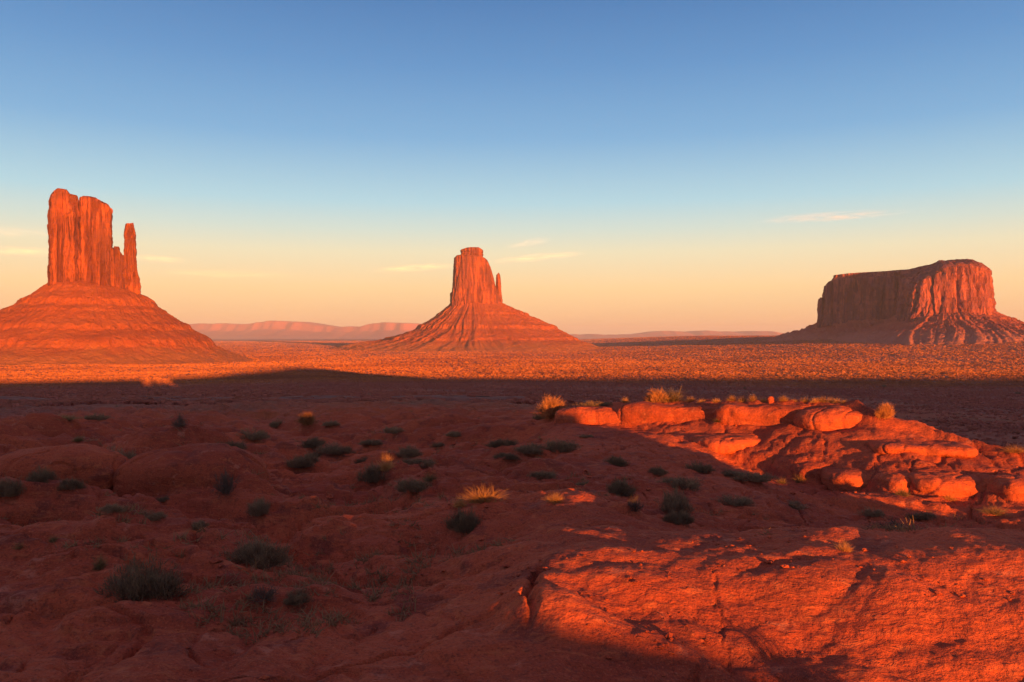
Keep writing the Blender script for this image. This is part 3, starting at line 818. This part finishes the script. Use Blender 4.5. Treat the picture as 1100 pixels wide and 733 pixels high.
PROTO = {}
def get_proto(kind, var):
    key = (kind, var)
    if key not in PROTO:
        s = 900 + 37 * var + sum(map(ord, kind))
        if kind == 'sage': r = proto_sage(s)
        elif kind == 'gold': r = proto_grass(s, M_GRASS)
        elif kind == 'dull': r = proto_grass(s, M_DULL)
        elif kind == 'dry': r = proto_twig(s, M_TWIG, 130, 16)
        else: r = proto_twig(s, M_GREYTWIG)
        PROTO[key] = [r, False]
    return PROTO[key]

def copy_tree(o, parent=None):
    c = o.copy(); COL.objects.link(c)
    if parent: c.parent = parent
    for ch in [q for q in bpy.data.objects if q.parent == o]:
        copy_tree(ch, c)
    return c

MIDSAGE = 'small dark sagebrush, one of many scattered over the shaded middle ground'
SHELF = 'small dry golden grass tuft, one of the row along the top of the ledge'
G_SAGE = 'dark sagebrush scattered over the shaded ground'
G_SHELF = 'dry grass along the ledge'
# px, base py, width px, height px, kind, label, group
SHRUBS = [
    (162, 636, 90, 42, 'sage', 'largest dark sagebrush dome, alone on bare rock at the lower left', G_SAGE),
    (107, 613, 26, 20, 'dull', 'dull olive grass tuft at the left side of the largest sagebrush', 'olive grass tufts'),
    (277, 611, 66, 34, 'sage', 'dark rounded sagebrush right of the largest one, at the foot of a rock rise', G_SAGE),
    (282, 652, 40, 16, 'twig', 'low sprawling grey shrub on bare rock below the second sagebrush', 'grey twiggy shrubs'),
    (318, 651, 34, 16, 'sage', 'flat little dark shrub joined to the low sprawling grey one', G_SAGE),
    (20, 592, 16, 11, 'dull', 'small olive tuft on the rock near the left edge', 'olive grass tufts'),
    (57, 583, 15, 9, 'dull', 'tiny olive tuft between the left edge and the largest sagebrush', 'olive grass tufts'),
    (43, 518, 40, 22, 'sage', 'dark shrub in front of the wide low boulder at the left', G_SAGE),
    (76, 528, 28, 16, 'sage', 'small dark shrub right of the one before the wide low boulder', G_SAGE),
    (129, 510, 36, 24, 'sage', 'dark grey shrub in the gap between the two domed boulders', G_SAGE),
    (6, 548, 30, 26, 'sage', 'dark shrub cut by the left edge of the picture', G_SAGE),
    (120, 550, 32, 10, 'sage', 'low flat dark shrub above the largest sagebrush', G_SAGE),
    (162, 559, 30, 11, 'sage', 'low flat dark shrub just right of another above the largest sagebrush', G_SAGE),
    (176, 541, 12, 7, 'sage', MIDSAGE, G_SAGE),
    (213, 568, 24, 10, 'sage', MIDSAGE, G_SAGE),
    (102, 452, 24, 9, 'sage', 'darkest small shrub near the far rim of the shaded rock at left', G_SAGE),
    (66, 451, 46, 7, 'dull', 'long low olive grass strip near the far rim at left', 'olive grass tufts'),
    (84, 477, 18, 9, 'dull', 'small olive tuft behind the wide low boulder', 'olive grass tufts'),
    (193, 462, 18, 15, 'twig', 'thin upright twiggy shrub on the far rim at left', 'grey twiggy shrubs'),
    (243, 536, 32, 26, 'twig', 'bare grey twiggy shrub right of the broad domed boulder', 'grey twiggy shrubs'),
    (278, 553, 28, 22, 'sage', 'dark shrub leaning in a hollow above the second sagebrush', G_SAGE),
    (298, 461, 20, 9, 'sage', MIDSAGE, G_SAGE), (329, 460, 22, 12, 'dry', 'small reddish shrub with an orange top on the far rim left of the middle', 'dry reddish shrubs'),
    (355, 460, 22, 7, 'sage', MIDSAGE, G_SAGE), (271, 474, 36, 14, 'sage', MIDSAGE, G_SAGE), (250, 488, 34, 15, 'sage', MIDSAGE, G_SAGE),
    (336, 480, 30, 12, 'sage', MIDSAGE, G_SAGE), (362, 490, 40, 13, 'sage', MIDSAGE, G_SAGE),
    (340, 491, 30, 10, 'sage', MIDSAGE, G_SAGE),
    (398, 483, 26, 8, 'sage', MIDSAGE, G_SAGE), (395, 494, 30, 7, 'sage', MIDSAGE, G_SAGE),
    (326, 507, 36, 17, 'sage', 'dark shrub on the smooth shaded swell left of the middle', G_SAGE),
    (404, 517, 40, 24, 'sage', 'dark sagebrush with a glowing grass tip behind it, left of the middle', G_SAGE),
    (415, 506, 20, 23, 'gold', 'glowing grass tip just behind a dark sagebrush left of the middle', 'sunlit golden tufts'),
    (440, 529, 34, 17, 'sage', 'dark shrub between the grass-tipped sagebrush and the bright golden tuft', G_SAGE),
    (462, 520, 24, 11, 'dull', 'dim olive tuft behind the shrub left of the bright golden grass', 'olive grass tufts'),
    (519, 541, 48, 22, 'gold', 'largest bright golden grass tuft, in the middle of the picture', 'sunlit golden tufts'),
    (494, 545, 24, 15, 'gold', 'smaller golden tuft touching the left side of the largest one', 'sunlit golden tufts'),
    (500, 572, 44, 29, 'sage', 'dark sagebrush directly below the largest golden grass tuft', G_SAGE),
    (596, 541, 26, 14, 'gold', 'small glowing tuft by itself right of the largest golden grass', 'sunlit golden tufts'),
    (593, 440, 34, 22, 'dry', 'bright orange sunlit bush standing alone left of the ledge', 'dry reddish shrubs'),
    (580, 443, 16, 7, 'sage', 'little dark shrub at the foot of the bright orange bush', G_SAGE),
    (642, 437, 36, 6, 'sage', 'low dark scrub in shade behind the left end of the ledge', G_SAGE),
]
for a in ((424, 466, 26, 9), (488, 472, 20, 8), (436, 492, 30, 14), (452, 499, 40, 11), 
          (540, 479, 36, 12), (575, 491, 50, 9), (586, 514, 28, 10), (545, 493, 30, 8), 
          (705, 511, 22, 10), (783, 511, 22, 8), (628, 521, 30, 9), (630, 470, 16, 4), (735, 527, 44, 16), (850, 544, 40, 9), (470, 480, 18, 6)):
    SHRUBS.append(a + ('sage', MIDSAGE, G_SAGE))
SHRUBS += [
    (600, 485, 34, 16, 'sage', 'dark dome shrub below the left tip of the ledge', G_SAGE),
    (662, 500, 28, 12, 'sage', 'dark shrub on the shaded slope under the wedge of the ledge', G_SAGE),
    (753, 508, 28, 12, 'sage', 'dark shrub on the slope below the round-nosed slab', G_SAGE),
    (805, 519, 46, 11, 'sage', 'wide low dark shrub against the left foot of the outcrop', G_SAGE),
    (667, 533, 36, 22, 'sage', 'dark sagebrush left of the biggest one in the right middle ground', G_SAGE),
    (722, 554, 54, 30, 'sage', 'biggest dark sagebrush of the right middle ground', G_SAGE),
    (728, 574, 34, 18, 'sage', 'dark shrub directly below the biggest one of the right middle ground', G_SAGE),
    (682, 562, 26, 15, 'twig', 'thin grey shrub behind the crest of the sunlit swell', 'grey twiggy shrubs'),
    (790, 542, 40, 11, 'sage', 'low dark shrub right of the biggest one in the middle ground', G_SAGE),
    (800, 572, 46, 20, 'twig', 'grey sprawling shrub on the far side of the sunlit swell', 'grey twiggy shrubs'),
    (720, 432, 48, 21, 'dull', 'tallest green-gold bush on top of the ledge', 'olive grass tufts'),
    (706, 432, 24, 15, 'dry', 'sunlit dry bush at the left side of the tallest ledge bush', 'dry reddish shrubs'),
    (672, 433, 13, 8, 'gold', 'single golden tuft on the ledge left of the tallest bush', G_SHELF),
    (951, 452, 20, 15, 'dry', 'sunlit dry bush by itself right of the large rounded boulder', 'dry reddish shrubs'),
    (1090, 489, 26, 10, 'gold', 'golden grass clump on the outcrop skyline at the right edge', 'sunlit golden tufts'),
    (771, 455, 16, 6, 'dull', 'green tuft in the crack between the two ledge slabs', 'olive grass tufts'),
    (862, 517, 22, 12, 'dull', 'olive tuft at the foot of the outcrop left of the broad cracked boulder', 'olive grass tufts'),
    (840, 520, 14, 9, 'dull', 'small olive tuft at the left foot of the outcrop', 'olive grass tufts'),
    (969, 533, 24, 13, 'dull', 'green tuft below the narrow block of the outcrop foot', 'olive grass tufts'),
    (1020, 539, 18, 9, 'gold', 'golden tuft below the largest boulder of the outcrop foot', 'sunlit golden tufts'),
    (938, 555, 24, 11, 'sage', 'dark shrub in the shade below the broad cracked boulder', G_SAGE),
    (992, 558, 28, 9, 'sage', 'low dark shrub in the shade below the largest outcrop boulder', G_SAGE),
    (1068, 555, 32, 11, 'dull', 'olive shrub by the shade edge at the right', 'olive grass tufts'),
    (907, 593, 20, 17, 'gold', 'spiky golden tuft on the crest of the bright foreground rock', 'sunlit golden tufts'),
    (965, 601, 62, 16, 'twig', 'wide grey twiggy shrub behind the crest of the bright foreground rock', 'grey twiggy shrubs'),
]
for x, w, hh in ((742, 13, 8), (754, 11, 6), (786, 13, 9), (798, 12, 8), (809, 13, 10), (770, 12, 7), (820, 11, 7), (865, 12, 7), (876, 12, 8), (900, 11, 7), (842, 13, 8), (853, 11, 6), (884, 13, 9), (893, 12, 8), (908, 11, 6)):
    SHRUBS.append((x, 432 + (x > 870), w, hh, 'gold', SHELF, G_SHELF))

def build_shrubs():
    rs = np.random.RandomState(77)
    hits = at_px([(q[0], q[1]) for q in SHRUBS], 4.5, 120)
    for extra in range(1, 10):            # plants on the outcrop skyline stand on its top, not on the valley beyond
        up = np.array([(q[0] > 560 and q[1] < 495) for q in SHRUBS]) & (hits[:, 1] > 33)
        if up.any(): hits[up] = at_px([(q[0], q[1] + 1.5 * extra) for q, f in zip(SHRUBS, up) if f], 4.5, 120)
    for k, (q, hp) in enumerate(zip(SHRUBS, hits)):
        px, py, w, hgt, kind, label, grp = q
        if px > 660 and py > 555 and kind != 'gold': hp = np.array([hp[0], max(hp[1], 9.6), hp[2]])
        sc = hp[1] / FPX
        pr = get_proto(kind, k % 3)
        if not pr[1]:
            o = pr[0]; pr[1] = True
        else:
            o = copy_tree(pr[0])
        y = hp[1] + 0.35 * w * sc * 0.5
        x = (px - CX) / FPX * y
        o.location = (x, y, float(h_fun(x, y)) - 0.01)
        o.rotation_euler = (0, 0, rs.uniform(0, 6.28))
        a = w * sc / 2
        o.scale = (a * 1.12, a * rs.uniform(0.75, 1.15), hgt * sc * (0.95 if kind == 'sage' else 1.1))
        cat = {'sage': 'shrub', 'gold': 'grass tuft', 'dull': 'grass tuft', 'dry': 'shrub', 'twig': 'shrub'}[kind]
        for key in ('label', 'category', 'group'):
            if key in o: del o[key]
        tag(o, label, cat, grp)
build_shrubs()

# the shrub beside the photographer whose shadow lies on the bright rock
def near_shrub():
    o = copy_tree(PROTO[('sage', 0)][0])
    x, y = 2.66, 3.85
    o.location = (x, y, float(h_fun(x, y)) - 0.01); o.scale = (0.24, 0.24, 0.46)
    tag(o, 'small shrub whose ragged shadow falls on the bright rock at the bottom right', 'shrub')
    if 'group' in o: del o['group']
near_shrub()

# lone dark bushes down on the valley floor
VB = [(950, 416, 5, 4, 'dark lone bush on the shaded valley floor above the outcrop boulder'), (1093, 424, 6, 4, 'dark lone bush on the shaded valley floor at the right edge'),
      (125, 438, 4, 4, 'dark lone bush beside the dirt road at the left'), (324, 416, 5, 3, 'dark lone bush beyond the road below the shadow hump'), (800, 418, 4, 3, 'dark lone bush on the shaded valley floor above the ledge')]
def valley_bushes():
    hits = at_px([(q[0], q[1]) for q in VB], 90, 1500)
    for k, (q, hp) in enumerate(zip(VB, hits)):
        sc = hp[1] / FPX
        o = copy_tree(PROTO[('sage', k % 3)][0])
        o.location = (hp[0], hp[1], hp[2] - 0.05); o.scale = (q[2] * sc / 2, q[2] * sc / 2, q[3] * sc)
        tag(o, q[4], 'bush', 'lone bushes on the valley floor')
valley_bushes()

# ground cover of the valley: countless small desert plants
def build_scrub():
    rs = np.random.RandomState(3)
    n = 760000
    d = np.exp(rs.uniform(math.log(110), math.log(9000), n))
    a = R(1) * rs.uniform(-39, 39, n)
    x = d * np.sin(a); y = d * np.cos(a)
    dens = 0.5 + 0.9 * n2(x / 60, y / 90, 401) + 0.5 * n2(x / 15, y / 20, 402)
    keep = rs.uniform(0, 1, n) < np.maximum(np.clip(dens, 0.10, 1), (0.75 + 0.5 * n2(x / 140, y / 200, 403)) * sst(500, 700, d)) * (0.25 + 0.75 * sst(200, 650, d))
    x, y, d = x[keep], y[keep], d[keep]; n = len(x)
    z = h_fun(x, y)
    hgt = rs.uniform(0.25, 0.65, n) * (1 + 0.6 * sst(300, 1500, d) + 1.5 * sst(2500, 8000, d)); wid = hgt * rs.uniform(1.5, 3.6, n) * (1 + 0.6 * sst(500, 900, d) + sst(2500, 8000, d))
    V = []; k = 3
    for q in range(k):
        aa = rs.uniform(0, 2 * np.pi, n); off = rs.uniform(0, 0.35, n) * wid
        bx = x + np.cos(aa) * off; by = y + np.sin(aa) * off
        ta = rs.uniform(0, 2 * np.pi, n); hw = wid * rs.uniform(0.25, 0.5, n)
        dx, dy = np.cos(ta) * hw, np.sin(ta) * hw
        lean = rs.normal(0, 0.35, (n, 2)) * hgt[:, None]
        p0 = np.stack([bx - dx * 0.6, by - dy * 0.6, z - 0.1], -1); p1 = np.stack([bx + dx * 0.6, by + dy * 0.6, z - 0.1], -1)
        hh = hgt * rs.uniform(0.6, 1.0, n)
        p2 = np.stack([bx + dx + lean[:, 0], by + dy + lean[:, 1], z + hh * rs.uniform(0.6, 1, n)], -1); p3 = np.stack([bx - dx + lean[:, 0], by - dy + lean[:, 1], z + hh], -1)
        V.append(np.stack([p0, p1, p2, p3], 1))
    V = np.stack(V, 1).reshape(-1, 3)
    F = np.arange(len(V)).reshape(-1, 4)
    m = NT('valley_scrub_leaves')
    cn = m.noise(0.011, 5, 0.62, m.map((0.6, 1.0, 1.0))); f = m.noise(0.33, 2)
    c = m.mix(m.rng(f, 0.40, 0.60), (0.37, 0.122, 0.044), (0.49, 0.172, 0.054))
    c = m.mix(m.rng(cn, 0.46, 0.60, 0, 0.8), c, (0.27, 0.088, 0.040))
    c = m.mix(m.rng(m.attr('near'), 0, 1, 0, 0.88), c, (0.40, 0.130, 0.095))  # mauve of the valley's shade band put into the scrub colour
    ob = new_mesh('desert_scrub', V, F, m.done(c), False)
    at = ob.data.attributes.new('near', 'FLOAT', 'POINT'); at.data.foreach_set('value', np.repeat(1 - sst(480, 800, d + 60 * n2(x / 90, y / 90, 405)), 4 * k).astype(np.float32))  # mask ends about where the shade band ends
    tag(ob, 'low dry scrub covering the valley floor', 'scrub', None, 'stuff')
build_scrub()

# loose grit and pebbles lying on the bare rock
def build_gravel():
    rs = np.random.RandomState(8)
    n = 5200
    d = np.exp(rs.uniform(math.log(4.3), math.log(26), n)); a = R(1) * rs.uniform(-36, 36, n)
    x = d * np.sin(a); y = d * np.cos(a)
    keep = n2(x / 1.6, y / 1.2, 501) + 0.5 * n2(x / 0.4, y / 0.4, 502) > 0.05
    x, y, d = x[keep], y[keep], d[keep]; n = len(x)
    r = 0.006 * np.exp(rs.normal(0, 0.55, n)) * (1 + d / 9)
    z = h_fun(x, y)
    o = np.array([(1, 0, 0), (0, 1, 0), (-1, 0, 0), (0, -1, 0), (0, 0, 0.8), (0, 0, -0.8), (0.65, 0.65, 0.45), (-0.6, 0.6, 0.5), (-0.65, -0.6, 0.4), (0.6, -0.65, 0.5)])
    fc = np.array([(0, 6, 4), (6, 1, 4), (1, 7, 4), (7, 2, 4), (2, 8, 4), (8, 3, 4), (3, 9, 4), (9, 0, 4), (0, 1, 6), (1, 2, 7), (2, 3, 8), (3, 0, 9), (1, 0, 5), (2, 1, 5), (3, 2, 5), (0, 3, 5)])
    V = o[None] * (1 + rs.normal(0, 0.18, (n, 10, 3)))
    V = V * (r[:, None] * np.stack([np.ones(n), rs.uniform(0.6, 1.0, n), rs.uniform(0.4, 0.8, n)], 1))[:, None, :] if False else V * np.stack([r, r * rs.uniform(0.6, 1.0, n), r * rs.uniform(0.4, 0.8, n)], 1)[:, None, :]
    t = rs.uniform(0, 6.28, n); c, s_ = np.cos(t)[:, None], np.sin(t)[:, None]
    X = V[..., 0] * c - V[..., 1] * s_ + x[:, None]; Y = V[..., 0] * s_ + V[..., 1] * c + y[:, None]
    V = np.stack([X, Y, V[..., 2] + (z + 0.2 * r)[:, None]], -1).reshape(-1, 3)
    F = (fc[None] + (np.arange(n) * 10)[:, None, None]).reshape(-1, 3)
    ob = new_mesh('gravel', V, F, M_ROCK, False)
    tag(ob, 'loose red grit and pebbles on the bare rock', 'gravel', None, 'stuff')
build_gravel()

# sparse dry grass in the sandy hollows of the rock
def build_low_grass():
    rs = np.random.RandomState(18)
    n = 9000
    d = np.exp(rs.uniform(math.log(5.0), math.log(55), n)); a = R(1) * rs.uniform(-37, 37, n)
    x = d * np.sin(a); y = d * np.cos(a)
    keep = (n2(x / 3.2, y / 2.2, 511) + 0.6 * n2(x / 0.9, y / 0.7, 512) > 0.30) & ~((x > -0.8) & (y < 7.6)) & ~((x > 1.0) & (y > 15.5) & (y < 30))
    x, y, d = x[keep], y[keep], d[keep]; n = len(x)
    hgt = rs.uniform(0.03, 0.10, n) * (1 + 0.03 * d)
    k = 11
    base = np.repeat(np.stack([x, y, h_fun(x, y) - 0.005], 1), k, 0); hh = np.repeat(hgt, k)
    base[:, :2] += rs.normal(0, 0.35, (n * k, 2)) * hh[:, None]
    dr = hemi(n * k, rs, 0.25)
    V, F, T = blades(base, dr, hh * rs.uniform(0.6, 1.3, n * k), hh * 0.10 + 0.003, 19, 1, 0.1)
    ob = new_mesh('dry_grass', V, F, M_STRAW, False)
    at = ob.data.attributes.new('tip', 'FLOAT', 'POINT'); at.data.foreach_set('value', T.astype(np.float32))
    tag(ob, 'sparse low dry grass in the sandy hollows of the rock', 'grass', None, 'stuff')
build_low_grass()

# ------------------------------------------------------------------ thin clouds far beyond the haze
def cloud(px, py, wpx, hpx, dist, tilt, dens, label, seed):
    c = NT('thin_cloud')
    t = c.t
    for n in list(t.nodes):
        if n.type == 'BSDF_PRINCIPLED': t.nodes.remove(n)
    tc = t.nodes.new('ShaderNodeTexCoord')
    ln = t.nodes.new('ShaderNodeVectorMath'); ln.operation = 'LENGTH'; t.links.new(tc.outputs['Object'], ln.inputs[0])
    fall = c.rng(ln.outputs['Value'], 1.0, 0.15)
    mp = t.nodes.new('ShaderNodeMapping'); mp.inputs['Scale'].default_value = (3.2, 2.0, 1.6); mp.inputs['Location'].default_value = (seed, seed * 2, 0)
    t.links.new(tc.outputs['Object'], mp.inputs[0])
    ns = c.noise(1.0, 4, 0.6, mp.outputs[0], 0.6)
    d = c.math('MULTIPLY', c.math('MULTIPLY', fall, c.rng(ns, 0.38, 0.68)), dens)
    vol = t.nodes.new('ShaderNodeVolumePrincipled')
    vol.inputs['Color'].default_value = (1.0, 1.0, 1.0, 1); vol.inputs['Anisotropy'].default_value = -0.55
    t.links.new(d, vol.inputs['Density'])
    t.links.new(vol.outputs[0], t.nodes['Material Output'].inputs['Volume'])
    n, k = 14, 28
    th = np.linspace(0, np.pi, n); ph = np.linspace(0, 2 * np.pi, k, endpoint=False)
    TH, PH = np.meshgrid(th, ph, indexing='ij')
    v = np.stack([np.sin(TH) * np.cos(PH), np.sin(TH) * np.sin(PH), np.cos(TH)], -1).reshape(-1, 3)
    ob = new_mesh('cloud', v, grid_faces(n, k, True)[:, ::-1], c.m)
    s = dist / FPX
    ob.location = ((px - CX) * s, dist, (HY - py) * s)
    ob.scale = (wpx * s / 2, wpx * s * 0.25, hpx * s / 2)
    ob.rotation_euler = (0, R(tilt), 0)
    tag(ob, label, 'cloud', 'thin clouds low in the sky')
CLOUDS = [
    (893, 233, 190, 5.5, -3, 1.5, 'thin white cloud streak above the flat-topped butte'),
    (575, 277, 125, 8, -5, 1.0, 'slanting thin cloud streak just right of the middle butte top'),
    (447, 288, 110, 8, -4, 0.8, 'thin cloud streak left of the middle butte tower'),
    (568, 261, 70, 10, -9, 0.5, 'faint wisp of cloud above the slanting streak'),
    (20, 270, 170, 10, 2, 0.26, 'thin cloud streak at the left edge behind the tall butte'),
    (165, 278, 100, 8, 3, 0.35, 'faint cloud wisp right of the thumb spire'),
    (10, 249, 170, 14, 2, 0.07, 'faintest broad cloud band left of the tall butte top'),
    (245, 295, 190, 10, 1, 0.13, 'long faint cloud band low between the left and middle buttes'),
]
for k, (px, py, w, hh, tl, dn, lab) in enumerate(CLOUDS):
    cloud(px, py, w, hh, 34000, tl, dn * 0.00034, lab, 3.7 * k + 1)

# ------------------------------------------------------------------ the hazy evening air
def build_haze():
    hz = bpy.data.materials.new('haze_air'); hz.use_nodes = True
    t = hz.node_tree; t.nodes.clear()
    o = t.nodes.new('ShaderNodeOutputMaterial'); v = t.nodes.new('ShaderNodeVolumePrincipled')
    v.inputs['Color'].default_value = (0.80, 0.85, 1.0, 1); v.inputs['Density'].default_value = 4.0e-5; v.inputs['Anisotropy'].default_value = 0.0
    t.links.new(v.outputs[0], o.inputs['Volume'])
    x, y0, y1, z0, z1 = 27500.0, -27500.0, 27500.0, -75.0, 350.0
    vv = [(sx, sy, sz) for sz in (z0, z1) for sy in (y0, y1) for sx in (-x, x)]
    f = np.array([(0, 2, 3, 1), (4, 5, 7, 6), (0, 1, 5, 4), (2, 6, 7, 3), (0, 4, 6, 2), (1, 3, 7, 5)])
    ob = new_mesh('haze', np.array(vv), f, hz, False)
    tag(ob, kind='stuff')
build_haze()
